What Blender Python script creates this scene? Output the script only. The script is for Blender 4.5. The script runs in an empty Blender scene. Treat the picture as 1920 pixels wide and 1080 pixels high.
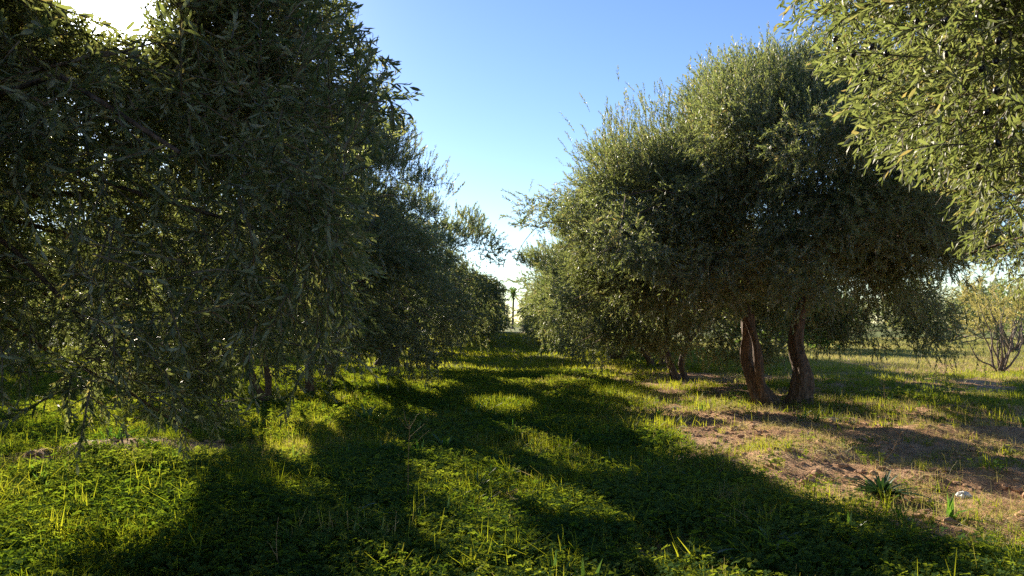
import bpy, math, random
import numpy as np

# ------------------------------------------------------------------ camera, sky, sun
S = bpy.context.scene
COL = S.collection
R = math.radians
FPX = 1387.0                       # focal length in pixels of a 1920 px wide frame
CAM_H = 1.6
HORIZON = 605.0
cam_d = bpy.data.cameras.new('camera'); cam = bpy.data.objects.new('camera', cam_d)
COL.objects.link(cam); S.camera = cam
cam_d.sensor_width = 36.0; cam_d.lens = 36.0 * FPX / 1920.0
cam_d.clip_start = 0.05; cam_d.clip_end = 5000
cam.location = (0, 0, CAM_H)
cam.rotation_euler = (R(90) + math.atan((HORIZON - 540.0) / FPX), 0, 0)

SUN_AZ = math.atan(770.0 / 1387.0)          # to the left of straight ahead
SUN_EL = R(21.0)
SDIR = np.array([-math.sin(SUN_AZ) * math.cos(SUN_EL), math.cos(SUN_AZ) * math.cos(SUN_EL), math.sin(SUN_EL)])
W = bpy.data.worlds.new("World"); S.world = W; W.use_nodes = True
nt = W.node_tree; bg = nt.nodes['Background']
sky = nt.nodes.new('ShaderNodeTexSky'); sky.sky_type = 'NISHITA'; sky.sun_disc = False
sky.sun_elevation = SUN_EL; sky.sun_rotation = -SUN_AZ
sky.altitude = 300; sky.air_density = 1.0; sky.dust_density = 0.1; sky.ozone_density = 2.2
hs = nt.nodes.new('ShaderNodeHueSaturation'); hs.inputs['Saturation'].default_value = 1.14; hs.inputs['Hue'].default_value = .513
nt.links.new(sky.outputs[0], hs.inputs['Color']); nt.links.new(hs.outputs[0], bg.inputs[0]); bg.inputs[1].default_value = 0.073

# added glow painted round the sun direction, on top of the sky texture
tcw = nt.nodes.new('ShaderNodeTexCoord'); dt = nt.nodes.new('ShaderNodeVectorMath'); dt.operation = 'DOT_PRODUCT'
dt.inputs[1].default_value = tuple(SDIR); nt.links.new(tcw.outputs['Generated'], dt.inputs[0])
def wmath(op, a, b):
    m_ = nt.nodes.new('ShaderNodeMath'); m_.operation = op
    for i_, q_ in enumerate((a, b)):
        if isinstance(q_, (int, float)): m_.inputs[i_].default_value = q_
        elif q_ is not None: nt.links.new(q_, m_.inputs[i_])
    return m_.outputs[0]
om = wmath('SUBTRACT', 1.0, dt.outputs['Value'])
g1 = wmath('MULTIPLY', wmath('EXPONENT', wmath('DIVIDE', wmath('MULTIPLY', om, -1.0), .0009), None), 7.0)
g2 = wmath('MULTIPLY', wmath('EXPONENT', wmath('DIVIDE', wmath('MULTIPLY', om, -1.0), .012), None), .38)
bg2 = nt.nodes.new('ShaderNodeBackground'); bg2.inputs[0].default_value = (.94, .98, 1, 1); nt.links.new(wmath('ADD', g1, g2), bg2.inputs[1])
asd = nt.nodes.new('ShaderNodeAddShader'); nt.links.new(bg.outputs[0], asd.inputs[0]); nt.links.new(bg2.outputs[0], asd.inputs[1])
nt.links.new(asd.outputs[0], nt.nodes['World Output'].inputs[0])

sd = bpy.data.lights.new('sun', 'SUN'); sun = bpy.data.objects.new('sun', sd); COL.objects.link(sun)
sd.energy = 5.0; sd.angle = R(0.53); sd.color = (1.0, 0.87, 0.68)
from mathutils import Vector
sun.rotation_euler = Vector(tuple(SDIR)).to_track_quat('Z', 'Y').to_euler()
S.view_settings.view_transform = 'Standard'; S.view_settings.look = 'None'
S.view_settings.exposure = 1.58; S.view_settings.gamma = 1.0
S.cycles.max_bounces = 7; S.cycles.diffuse_bounces = 3; S.cycles.glossy_bounces = 2
S.cycles.transmission_bounces = 5; S.cycles.transparent_max_bounces = 4
S.cycles.use_denoising = False

rng = np.random.default_rng(7)

# ------------------------------------------------------------------ helpers
def tag(o, label=None, cat=None, group=None, kind=None):
    if label: o['label'] = label
    if cat: o['category'] = cat
    if group: o['group'] = group
    if kind: o['kind'] = kind
    return o

def empty(name, loc=(0, 0, 0), rz=0.0):
    o = bpy.data.objects.new(name, None); COL.objects.link(o)
    o.location = loc; o.rotation_euler = (0, 0, rz); o.empty_display_size = 0.3
    return o

def link_mesh(name, me, parent=None):
    o = bpy.data.objects.new(name, me); COL.objects.link(o)
    if parent is not None: o.parent = parent
    return o

class MB:
    """collects quads and tris (numpy) with a material index and a per-face random value"""
    def __init__(s): s.v = []; s.f = []; s.m = []; s.r = []; s.n = 0; s.sm = []
    def add(s, verts, faces, mat=0, rnd=None, smooth=False):
        verts = np.asarray(verts, float).reshape(-1, 3); faces = np.asarray(faces, np.int64)
        s.v.append(verts); s.f.append(faces + s.n); s.n += len(verts)
        s.m.append(np.full(len(faces), mat, np.int32))
        s.sm.append(np.full(len(faces), smooth, bool))
        s.r.append(np.full(len(faces), 0.5) if rnd is None else np.asarray(rnd, float))
    def mesh(s, name, mats):
        v = np.concatenate(s.v)
        sizes = np.concatenate([np.full(len(f), f.shape[1], np.int32) for f in s.f])
        idx = np.concatenate([f.reshape(-1) for f in s.f]).astype(np.int32)
        me = bpy.data.meshes.new(name)
        me.vertices.add(len(v)); me.vertices.foreach_set('co', v.astype(np.float32).reshape(-1))
        me.loops.add(len(idx)); me.loops.foreach_set('vertex_index', idx)
        me.polygons.add(len(sizes))
        st = np.zeros(len(sizes), np.int32); st[1:] = np.cumsum(sizes)[:-1]
        me.polygons.foreach_set('loop_start', st)
        me.polygons.foreach_set('material_index', np.concatenate(s.m))
        me.polygons.foreach_set('use_smooth', np.concatenate(s.sm))
        a = me.attributes.new('rnd', 'FLOAT', 'FACE'); a.data.foreach_set('value', np.concatenate(s.r).astype(np.float32))
        for m in mats: me.materials.append(m)
        me.update(calc_edges=True)
        return me
    def build(s, name, mats, parent=None):
        return link_mesh(name, s.mesh(name, mats if isinstance(mats, (list, tuple)) else [mats]), parent)

def vnoise(x, y, seed=0):
    """smooth value noise in 0..1"""
    x = np.asarray(x, float); y = np.asarray(y, float)
    xi = np.floor(x).astype(np.int64); yi = np.floor(y).astype(np.int64)
    fx = x - xi; fy = y - yi; fx = fx * fx * (3 - 2 * fx); fy = fy * fy * (3 - 2 * fy)
    def h(a, b):
        n = (a * 374761393 + b * 668265263 + seed * 1442695041) & 0x7fffffff
        n = ((n ^ (n >> 13)) * 1274126177) & 0x7fffffff
        n = n ^ (n >> 16)
        return (n & 0xffff) / 65535.0
    return (h(xi, yi) * (1 - fx) + h(xi + 1, yi) * fx) * (1 - fy) + (h(xi, yi + 1) * (1 - fx) + h(xi + 1, yi + 1) * fx) * fy

def fbm(x, y, seed=0, o=4):
    t = 0; a = .5; f = 1.0; n = 0
    for i in range(o):
        t = t + a * vnoise(x * f + 17.3 * i, y * f - 9.1 * i, seed + i); n += a; a *= .5; f *= 2.03
    return t / n

def sstep(a, b, x):
    t = np.clip((x - a) / (b - a), 0, 1); return t * t * (3 - 2 * t)

def blob(x, y, cx, cy, rx, ry, rot=0.0):
    c, s_ = math.cos(rot), math.sin(rot); dx = x - cx; dy = y - cy
    return np.exp(-(((dx * c + dy * s_) / rx) ** 2 + ((-dx * s_ + dy * c) / ry) ** 2))

def gz(x, y):
    """height of the ground"""
    x = np.asarray(x, float); y = np.asarray(y, float)
    near = np.exp(-(np.hypot(x, y - 12) / 60.0) ** 2)
    z = 0.16 * (fbm(x * .35, y * .35, 3) - .5) + 0.05 * (fbm(x * 1.6, y * 1.6, 11) - .5)
    rough = sstep(1.6, 3.6, x + .8 * (fbm(x * .5, y * .5, 5) - .5)) * sstep(32, 16, y) + .8 * blob(x, y, -4.4, 8.0, 2.0, 1.3)
    z = z + rough * (0.07 * (fbm(x * 4.2, y * 4.2, 21) - .5) + .03 * (fbm(x * 13, y * 13, 22, 2) - .5))
    z = z + .2 * blob(x, y, 3.35, 8.6, .9, .55, .5) + .17 * blob(x, y, 5.0, 7.2, 1.5, .4, -.35)
    z = z + .15 * blob(x, y, 8.0, 13.0, 1.0, .6) + .14 * blob(x, y, 11.5, 19.5, 2.6, 1.5) + .12 * blob(x, y, 6.6, 10.2, 1.6, .35, -.2)
    z = z + .17 * blob(x, y, -4.9, 8.9, 1.1, .4, .55) + .12 * blob(x, y, -3.9, 7.7, 1.0, .35, .6)
    z = z - .10 * np.exp(-(x / 1.8) ** 2) + .04
    return z * near

def green(x, y):
    """how lush the ground cover is, 0 bare soil .. 1 lush"""
    x = np.asarray(x, float); y = np.asarray(y, float)
    w = .7 * (fbm(x * .45 + 5, y * .45, 41) - .5) + .9 * (fbm(x * 1.7, y * 1.7, 44) - .5)
    edge = np.interp(y, [4.5, 5.5, 6.4, 7.5, 8.7, 12, 16.4, 30], [4.6, 3.2, 2.5, 2.1, 1.8, 1.8, 2.3, 3.2])
    g = sstep(1.1, -.9, x + w - edge)
    g = np.maximum(g, (.14 + .2 * (y > 12)) * sstep(.50, .70, fbm(x * .8, y * .8, 51)) * (x > 0))
    g = np.maximum(g, .75 * sstep(22, 34, y))
    g = g * (1 - .92 * np.clip(blob(x, y, -4.9, 8.5, 2.6, .95, .45) * 1.5, 0, 1) * sstep(.34, .52, fbm(x * 2.6, y * 2.6, 61)))
    g = g * (1 - .8 * np.clip(blob(x, y, -9.5, 8, 4.0, 3.5), 0, 1))
    g = np.maximum(g, .45 * blob(x, y, 11, 16, 7.0, 4.0) * (fbm(x * .9, y * .9, 53) > .40))
    g = g * (1 - .65 * sstep(.54, .70, fbm(x * 1.1 + 3, y * 1.1, 67)) * sstep(-2.5, .5, x))
    return np.clip(g, 0, 1)

def px(x, y, d=None, z=0.0):
    """a point seen in the photograph, as x and y on level ground"""
    d = (CAM_H - z) * FPX / (y - HORIZON) if d is None else d
    return (x - 960.0) / FPX * d, d

# ------------------------------------------------------------------ materials
def newmat(name):
    m = bpy.data.materials.new(name); m.use_nodes = True; n = m.node_tree; n.nodes.clear()
    out = n.nodes.new('ShaderNodeOutputMaterial'); return m, n, out
def N(n, t, **k):
    x = n.nodes.new(t)
    for a, b in k.items(): setattr(x, a, b)
    return x
def ramp(n, fac, stops):
    r = N(n, 'ShaderNodeValToRGB'); e = r.color_ramp.elements
    while len(e) < len(stops): e.new(.5)
    for i, (p, c) in enumerate(stops): e[i].position = p; e[i].color = (*c, 1)
    n.links.new(fac, r.inputs[0]); return r.outputs[0]

def leafmat(name, top, under, trans, tfac=.35, rough=.42, spec=.5):
    """two-sided leaf: top and under are lists of ramp stops over the per-face random value"""
    m, n, out = newmat(name)
    at = N(n, 'ShaderNodeAttribute', attribute_name='rnd')
    a = ramp(n, at.outputs['Fac'], top); b = ramp(n, at.outputs['Fac'], under)
    g = N(n, 'ShaderNodeNewGeometry')
    mx = N(n, 'ShaderNodeMix', data_type='RGBA'); n.links.new(g.outputs['Backfacing'], mx.inputs[0])
    n.links.new(a, mx.inputs[6]); n.links.new(b, mx.inputs[7])
    p = N(n, 'ShaderNodeBsdfPrincipled'); p.inputs['Roughness'].default_value = rough
    p.inputs['Specular IOR Level'].default_value = spec
    n.links.new(mx.outputs[2], p.inputs['Base Color'])
    t = N(n, 'ShaderNodeBsdfTranslucent'); tc = ramp(n, at.outputs['Fac'], trans); n.links.new(tc, t.inputs[0])
    ms = N(n, 'ShaderNodeMixShader'); ms.inputs[0].default_value = tfac
    n.links.new(p.outputs[0], ms.inputs[1]); n.links.new(t.outputs[0], ms.inputs[2]); n.links.new(ms.outputs[0], out.inputs[0])
    return m

M = {}
M['olive_leaf'] = leafmat('olive_leaf',
    [(0, (.050, .068, .030)), (.6, (.115, .138, .056)), (.97, (.21, .215, .10)), (1, (.30, .21, .09))],
    [(0, (.16, .18, .105)), (.6, (.31, .325, .205)), (1, (.46, .46, .34))],
    [(0, (.18, .24, .050)), (.8, (.36, .41, .11)), (1, (.50, .40, .12))], .40, .5, .35)
M['grass'] = leafmat('grass_blade',
    [(0, (.034, .066, .014)), (.55, (.070, .115, .024)), (.85, (.11, .16, .03)), (.93, (.26, .21, .09)), (1, (.34, .27, .14))],
    [(0, (.030, .075, .012)), (.55, (.065, .13, .02)), (.85, (.12, .16, .03)), (.93, (.26, .21, .09)), (1, (.34, .27, .14))],
    [(0, (.24, .32, .012)), (.6, (.44, .46, .02)), (.88, (.46, .44, .05)), (1, (.46, .36, .15))], .52, .6, .2)
M['clover'] = leafmat('clover_leaf',
    [(0, (.022, .065, .014)), (.6, (.045, .115, .022)), (1, (.09, .15, .03))],
    [(0, (.040, .09, .03)), (1, (.09, .15, .05))],
    [(0, (.15, .25, .015)), (1, (.38, .43, .03))], .48, .85, .0)
M['weed'] = leafmat('weed_leaf',
    [(0, (.030, .085, .018)), (1, (.07, .14, .03))], [(0, (.06, .12, .04)), (1, (.12, .18, .07))],
    [(0, (.10, .26, .02)), (1, (.28, .42, .05))], .42, .4, .5)
M['dark_weed'] = leafmat('dark_weed_leaf',
    [(0, (.02, .05, .016)), (1, (.05, .10, .03))], [(0, (.03, .06, .03)), (1, (.05, .09, .04))],
    [(0, (.03, .09, .02)), (1, (.07, .14, .03))], .2, .6, .2)
M['dry'] = leafmat('dry_litter',
    [(0, (.13, .085, .045)), (.5, (.27, .19, .11)), (1, (.42, .34, .23))], [(0, (.16, .11, .06)), (1, (.38, .31, .21))],
    [(0, (.2, .13, .06)), (1, (.4, .3, .16))], .2, .7, .2)
M['yellow'] = leafmat('yellow_grass',
    [(0, (.10, .13, .025)), (.6, (.20, .20, .05)), (1, (.36, .30, .14))], [(0, (.10, .13, .03)), (1, (.34, .28, .12))],
    [(0, (.30, .32, .06)), (1, (.5, .42, .14))], .45, .6, .3)

def bark(name, c0, c1, c2):
    m, n, out = newmat(name)
    tc = N(n, 'ShaderNodeTexCoord'); mp = N(n, 'ShaderNodeMapping'); mp.inputs['Scale'].default_value = (1, 1, .28)
    n.links.new(tc.outputs['Object'], mp.inputs[0])
    ns = N(n, 'ShaderNodeTexNoise'); ns.inputs['Scale'].default_value = 26; ns.inputs['Detail'].default_value = 7; ns.inputs['Roughness'].default_value = .65
    n.links.new(mp.outputs[0], ns.inputs[0])
    vo = N(n, 'ShaderNodeTexVoronoi'); vo.inputs['Scale'].default_value = 30; n.links.new(mp.outputs[0], vo.inputs[0])
    c = ramp(n, ns.outputs[0], [(.32, c0), (.52, c1), (.70, c2)])
    p = N(n, 'ShaderNodeBsdfPrincipled'); p.inputs['Roughness'].default_value = .9
    n.links.new(c, p.inputs['Base Color'])
    ad = N(n, 'ShaderNodeMath', operation='ADD'); n.links.new(ns.outputs[0], ad.inputs[0]); n.links.new(vo.outputs[0], ad.inputs[1])
    b = N(n, 'ShaderNodeBump'); b.inputs['Strength'].default_value = .9; b.inputs['Distance'].default_value = .02
    n.links.new(ad.outputs[0], b.inputs['Height']); n.links.new(b.outputs[0], p.inputs['Normal']); n.links.new(p.outputs[0], out.inputs[0])
    return m
M['bark'] = bark('olive_bark', (.035, .023, .016), (.115, .072, .048), (.22, .16, .115))
M['twig'] = bark('olive_twig', (.07, .055, .04), (.16, .125, .09), (.28, .23, .17))
M['palm_bark'] = bark('palm_bark', (.05, .04, .03), (.13, .10, .07), (.2, .16, .12))
def plain(name, col, rough=.5, spec=.5):
    m, n, out = newmat(name)
    p = N(n, 'ShaderNodeBsdfPrincipled'); p.inputs['Roughness'].default_value = rough; p.inputs['Specular IOR Level'].default_value = spec
    ns = N(n, 'ShaderNodeTexNoise'); ns.inputs['Scale'].default_value = 40
    tc = N(n, 'ShaderNodeTexCoord'); n.links.new(tc.outputs['Object'], ns.inputs[0])
    c = ramp(n, ns.outputs[0], [(.3, tuple(v * .75 for v in col)), (.7, tuple(min(1, v * 1.2) for v in col))])
    n.links.new(c, p.inputs['Base Color']); n.links.new(p.outputs[0], out.inputs[0]); return m
M['olive_fruit'] = plain('olive_fruit', (.012, .008, .014), .3)
M['stone'] = plain('pale_stone', (.42, .38, .32), .85, .2)
M['paper'] = plain('white_scrap', (.80, .80, .76), .7, .3)
M['clod'] = plain('soil_clod', (.42, .26, .16), .95, .1)

def ground_mat():
    m, n, out = newmat('orchard_ground')
    tc = N(n, 'ShaderNodeTexCoord'); at = N(n, 'ShaderNodeAttribute', attribute_name='green')
    def noise(s, d=6, r=.6):
        x = N(n, 'ShaderNodeTexNoise'); x.inputs['Scale'].default_value = s; x.inputs['Detail'].default_value = d; x.inputs['Roughness'].default_value = r
        n.links.new(tc.outputs['Object'], x.inputs[0]); return x.outputs[0]
    n1 = noise(1.3); n2 = noise(17, 8, .7); n3 = noise(60, 4)
    soil = ramp(n, n1, [(.3, (.37, .21, .11)), (.5, (.50, .30, .165)), (.72, (.60, .40, .24))])
    soil2 = ramp(n, n2, [(.32, (.55, .55, .55)), (.5, (.9, .9, .9)), (.7, (1.15, 1.12, 1.1))])
    mm = N(n, 'ShaderNodeMix', data_type='RGBA', blend_type='MULTIPLY'); mm.inputs[0].default_value = 1
    n.links.new(soil, mm.inputs[6]); n.links.new(soil2, mm.inputs[7])
    gr = ramp(n, n2, [(.3, (.022, .034, .010)), (.55, (.045, .068, .016)), (.75, (.085, .095, .03))])
    far = ramp(n, noise(.11, 5), [(.35, (.06, .09, .016)), (.5, (.11, .14, .03)), (.68, (.19, .18, .055))])
    yf = N(n, 'ShaderNodeAttribute', attribute_name='field')
    gm = N(n, 'ShaderNodeMix', data_type='RGBA'); n.links.new(yf.outputs['Fac'], gm.inputs[0]); n.links.new(gr, gm.inputs[6]); n.links.new(far, gm.inputs[7])
    mth = N(n, 'ShaderNodeMath', operation='MULTIPLY_ADD'); mth.inputs[1].default_value = .6; n.links.new(n2, mth.inputs[0]); n.links.new(at.outputs['Fac'], mth.inputs[2])
    ss = N(n, 'ShaderNodeMapRange', interpolation_type='SMOOTHSTEP'); ss.inputs[1].default_value = .46; ss.inputs[2].default_value = .98
    n.links.new(mth.outputs[0], ss.inputs[0])
    mx = N(n, 'ShaderNodeMix', data_type='RGBA'); n.links.new(ss.outputs[0], mx.inputs[0]); n.links.new(mm.outputs[2], mx.inputs[6]); n.links.new(gm.outputs[2], mx.inputs[7])
    p = N(n, 'ShaderNodeBsdfPrincipled'); p.inputs['Roughness'].default_value = .97; p.inputs['Specular IOR Level'].default_value = .15
    n.links.new(mx.outputs[2], p.inputs['Base Color'])
    ad = N(n, 'ShaderNodeMath', operation='MULTIPLY_ADD'); ad.inputs[1].default_value = .4; n.links.new(n3, ad.inputs[0]); n.links.new(n2, ad.inputs[2])
    b = N(n, 'ShaderNodeBump'); b.inputs['Strength'].default_value = 1; b.inputs['Distance'].default_value = .05
    n.links.new(ad.outputs[0], b.inputs['Height']); n.links.new(b.outputs[0], p.inputs['Normal']); n.links.new(p.outputs[0], out.inputs[0])
    return m
M['ground'] = ground_mat()

# ------------------------------------------------------------------ ground sheet
def axis(lo, hi, step, far):
    a = list(np.arange(lo, hi + 1e-6, step)); s = step
    while a[-1] < far: s *= 1.11; a.append(a[-1] + s)
    s = step; b = []; q = lo
    while q > -far: s *= 1.11; q -= s; b.append(q)
    return np.array(b[::-1] + a)
gx = axis(-7, 10, .055, 2500); gy = axis(3.5, 15, .055, 2500)
X, Y = np.meshgrid(gx, gy)
nx, ny = len(gx), len(gy)
V = np.stack([X, Y, gz(X, Y)], -1).reshape(-1, 3)
ii = (np.arange(ny - 1)[:, None] * nx + np.arange(nx - 1)[None]).reshape(-1)
mb = MB(); mb.add(V, np.stack([ii, ii + 1, ii + nx + 1, ii + nx], 1), smooth=True)
g = mb.build('ground', M['ground']); tag(g, kind='structure')
a = g.data.attributes.new('green', 'FLOAT', 'POINT'); a.data.foreach_set('value', green(V[:, 0], V[:, 1]).astype(np.float32))
fld = np.clip(sstep(8, 16, V[:, 0]) * sstep(17, 24, V[:, 1]) + sstep(90, 140, V[:, 1]), 0, 1)
a = g.data.attributes.new('field', 'FLOAT', 'POINT'); a.data.foreach_set('value', fld.astype(np.float32))

# ------------------------------------------------------------------ openings carved into the canopy so the sun reaches chosen ground patches
LIT = [  # ground patches meant to be sunlit; foliage in their sun path is removed
    # given as photograph pixel ellipses: cx, cy, rx, ry, strength
    (120, 940, 210, 60, .97), (250, 850, 130, 40, .9), (60, 985, 150, 40, .9), (230, 810, 60, 22, .6),
    (600, 772, 60, 22, .85), (680, 715, 55, 14, .85), (830, 672, 75, 12, .95), (900, 655, 60, 7, .8), (830, 690, 50, 6, .8),
    (800, 870, 75, 32, .85), (880, 905, 60, 28, .7), (770, 1085, 120, 80, .95), (900, 1060, 120, 75, .85), (850, 960, 70, 25, .55), (1010, 1050, 90, 40, .5),
    (945, 745, 70, 14, .55), (1030, 660, 60, 8, .5), (1130, 680, 70, 8, .8), (1160, 735, 80, 12, .5),
    (1290, 752, 110, 14, .85), (1330, 800, 130, 26, .95), (1500, 850, 120, 26, .97), (1450, 820, 110, 22, .9), (1560, 890, 110, 32, .97), (1820, 925, 130, 38, .97), (1700, 905, 120, 26, .95),
    (1680, 772, 75, 14, .9), (1850, 1010, 120, 45, .8), (1560, 975, 90, 22, .55), (1700, 1050, 160, 30, .6), (1790, 825, 90, 5, .5), (1850, 700, 90, 14, .8), (1500, 650, 300, 18, .7),
    (1790, 1070, 210, 85, .97), (1640, 1010, 60, 18, .8), (1560, 1070, 60, 30, .7), (1560, 965, 110, 18, .85), (1400, 930, 90, 14, .6), (1000, 1090, 170, 55, .95), (1280, 1060, 110, 28, .75), (1900, 960, 120, 40, .95),
    (1260, 715, 80, 9, .7), (1130, 760, 60, 12, .5)]
def opening(P):
    """share of shoots to leave out at points P, carved away so the sun lights the chosen patches"""
    t = (P[:, 2] - .13) / SDIR[2]; gxx = P[:, 0] - SDIR[0] * t; gyy = P[:, 1] - SDIR[1] * t
    ok = gyy > 2.5; gy_ = np.where(ok, gyy, 2.5)
    u = 960 + gxx / gy_ * FPX; v = HORIZON + (CAM_H - .13) / gy_ * FPX
    al = gxx * SDIR[0] / .93 + gyy * SDIR[1] / .93; ac = gxx * SDIR[1] / .93 - gyy * SDIR[0] / .93
    wob = (fbm(ac * 1.5, al * .55, 91) - .5) * 2.6 + (fbm(ac * 4.5, al * 1.6, 92) - .5) * 1.8
    o = np.zeros(len(P))
    for cx, cy, rx, ry, k in LIT:
        d = ((u - cx) / rx) ** 2 + ((v - cy) / ry) ** 2 + wob
        o = np.maximum(o, k * sstep(1.35, .6, d))
    st = fbm(ac * 1.9 + 7, al * .42, 97, 3); deep = np.exp(-(((u - 420) / 260) ** 2 + ((v - 980) / 110) ** 2))
    o = np.maximum(o, .86 * sstep(.60, .69, st) * (1 - .9 * deep))
    return np.where(ok, 1 - (1 - o) ** 2.2, 0)

# ------------------------------------------------------------------ foliage
def shoot(r, length, pairs, curve, leafL, leafW, hexa=False):
    """one leafy shoot along +Z bending towards +X; returns leaf quads (n,4,3) and stem rings"""
    ts = np.linspace(.06, 1, pairs); Q = []
    def pt(t): return np.array([curve * length * t * t, 0, length * t * (1 - .25 * abs(curve) * t)])
    side = r.uniform(0, math.pi)
    for i, t in enumerate(ts):
        p = pt(t); d = pt(min(1, t + .02)) - pt(t - .02); d /= np.linalg.norm(d)
        side += math.pi / 2 + r.normal(0, .35)
        for sgn in (0, math.pi):
            if r.random() < .07: continue
            an = side + sgn + r.normal(0, .25); tilt = r.uniform(.45, 1.0) * (1.0 - .45 * t)
            o = np.array([math.cos(an), math.sin(an), 0]); ax = d * math.cos(tilt) + o * math.sin(tilt); ax /= np.linalg.norm(ax)
            wv = np.cross(ax, d); wv /= np.linalg.norm(wv) + 1e-9
            nn = np.cross(wv, ax); ro = r.normal(0, .55); wv = wv * math.cos(ro) + nn * math.sin(ro); nn = np.cross(wv, ax)
            L = leafL * r.uniform(.65, 1.12) * (1 - .3 * t ** 4); w = leafW * r.uniform(.8, 1.15)
            b = p + ax * .004
            mid = b + ax * L * .48 + nn * L * .04
            tip = b + ax * L - nn * L * r.uniform(-.05, .12)
            if hexa:
                m1 = b + ax * L * .30 + nn * L * .03; m2 = b + ax * L * .68 + nn * L * .03
                Q.append([b, m1 + wv * w * .46, m2 + wv * w * .46, tip, m2 - wv * w * .46, m1 - wv * w * .46])
            else: Q.append([b, mid + wv * w * .5, tip, mid - wv * w * .5])
    k = 4; st = []
    for t in np.linspace(0, .98, k):
        p = pt(t); rr = .0028 * (1.25 - t)
        st.append([p + rr * np.array([math.cos(a_), math.sin(a_), 0]) for a_ in (0, 2.094, 4.189)])
    return np.array(Q), np.array(st)

def protos(seed, leafL, leafW, length, pairs, curves, K=7, hexa=False):
    r = np.random.default_rng(seed); out = []
    for k in range(K):
        out.append(shoot(r, length * r.uniform(.75, 1.2), pairs, curves[k % len(curves)], leafL, leafW, hexa))
    n = min(len(q) for q, _ in out)
    return np.stack([q[:n] for q, _ in out]), np.stack([s for _, s in out])

SETS = {}
def get_set(ls, style):
    key = (ls, style)
    if key not in SETS:
        L, Wd = .060 * ls, .0158 * ls; hx = ls < 1
        if hx: L, Wd = .066 * ls, .0128 * ls
        if style == 'stiff': SETS[key] = protos(11, L, Wd, .34 * max(1, ls * .6), 13, [.05, .12, .2, .08], hexa=hx)
        else: SETS[key] = protos(23, L, Wd, .30 * max(1, ls * .6), 12, [.1, .25, .35, 0], hexa=hx)
    return SETS[key]

def place(mb, P, D, ls, style, r, scale, matleaf=0, mattwig=1, tint=0.0, stems=True, lc=None):
    """put shoots at points P pointing along D"""
    if not len(P): return
    leaves, st = get_set(ls, style); K, nl = leaves.shape[:2]; n = len(P)
    z = D / np.linalg.norm(D, axis=1, keepdims=True)
    down = np.array([0, 0, -1.0]) + r.normal(0, .25, (n, 3))
    x = down - (down * z).sum(1, keepdims=True) * z; x /= np.linalg.norm(x, axis=1, keepdims=True) + 1e-9
    y = np.cross(z, x); F = np.stack([x, y, z], 2) * scale[:, None, None]
    k = r.integers(0, K, n)
    lv = np.einsum('nij,nlvj->nlvi', F, leaves[k]) + P[:, None, None]
    keep = r.random((n, nl)) > .06
    if lc is not None: keep &= ~lc(lv.mean(2).reshape(-1, 3)).reshape(n, nl)
    lv = lv[keep]
    rn = (np.clip(r.normal(.45, .2, (n, 1)) + r.normal(0, .16, (n, nl)) + tint, 0, .96))
    rn = np.where(r.random((n, nl)) < .012, 1.0, rn)[keep]
    m = len(lv); nv = lv.shape[1]; q = np.arange(m * nv).reshape(m, nv)
    flip = r.random(m) < .32; q[flip] = q[flip][:, ::-1]
    mb.add(lv, q, matleaf, rn)
    if stems and lc is not None:
        tk = ~(lc(P + z * (scale * np.linalg.norm(st[k][:, -1].mean(1), axis=1))[:, None] * 1.0) | lc(P)); P, F, k = P[tk], F[tk], k[tk]; n = len(P)
    if stems and n:
        s = np.einsum('nij,nrvj->nrvi', F, st[k]) + P[:, None, None]
        R_ = s.shape[1]; base = (np.arange(n) * R_ * 3)[:, None, None]
        fr = []
        for i in range(R_ - 1):
            for j in range(3):
                a_ = i * 3 + j; b_ = i * 3 + (j + 1) % 3; fr.append([a_, b_, b_ + 3, a_ + 3])
        mb.add(s, (base + np.array(fr)[None]).reshape(-1, 4), mattwig)

def tube(mb, pts, rad, sides=8, mat=0, bump=0.0, seed=0, cap=True, fr=1.0):
    pts = np.asarray(pts, float); n = len(pts)
    T = np.gradient(pts, axis=0); T /= np.linalg.norm(T, axis=1, keepdims=True) + 1e-9
    ref = np.array([1.0, 0.1, 0]) ; rings = []
    for i in range(n):
        u = np.cross(T[i], ref); u /= np.linalg.norm(u) + 1e-9; v = np.cross(T[i], u)
        a_ = np.arange(sides) * 2 * math.pi / sides
        rr = np.full(sides, rad[i])
        if bump:
            rr = rr * (1 + bump * (vnoise(a_ * 1.3 + seed * 3, np.full(sides, i * .35 * fr) + seed, 5) + vnoise(a_ * 3.2, np.full(sides, i * .22 * fr) + seed, 9) - 1) * 1.4
                       + bump * .5 * np.sin(a_ * 5 + seed + i * .12 * fr) * .5)
        rings.append(pts[i] + (np.cos(a_)[:, None] * u + np.sin(a_)[:, None] * v) * rr[:, None])
    Vv = np.concatenate(rings); F = []
    for i in range(n - 1):
        for j in range(sides):
            F.append([i * sides + j, i * sides + (j + 1) % sides, (i + 1) * sides + (j + 1) % sides, (i + 1) * sides + j])
    mb.add(Vv, F, mat, smooth=True)
    if cap:
        mb.add(rings[-1], [list(range(sides))], mat)

def path(a, b, n, r, wob, sag=0.0):
    a = np.asarray(a, float); b = np.asarray(b, float); t = np.linspace(0, 1, n)[:, None]
    p = a + (b - a) * t
    k = r.normal(0, 1, (3, 3)); L = np.linalg.norm(b - a)
    for i in range(3): p = p + wob * L * k[i] * np.sin(math.pi * (i + 1) * t) / (i + 1)
    p[:, 2] += sag * L * np.sin(math.pi * t[:, 0]) 
    return p

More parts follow.
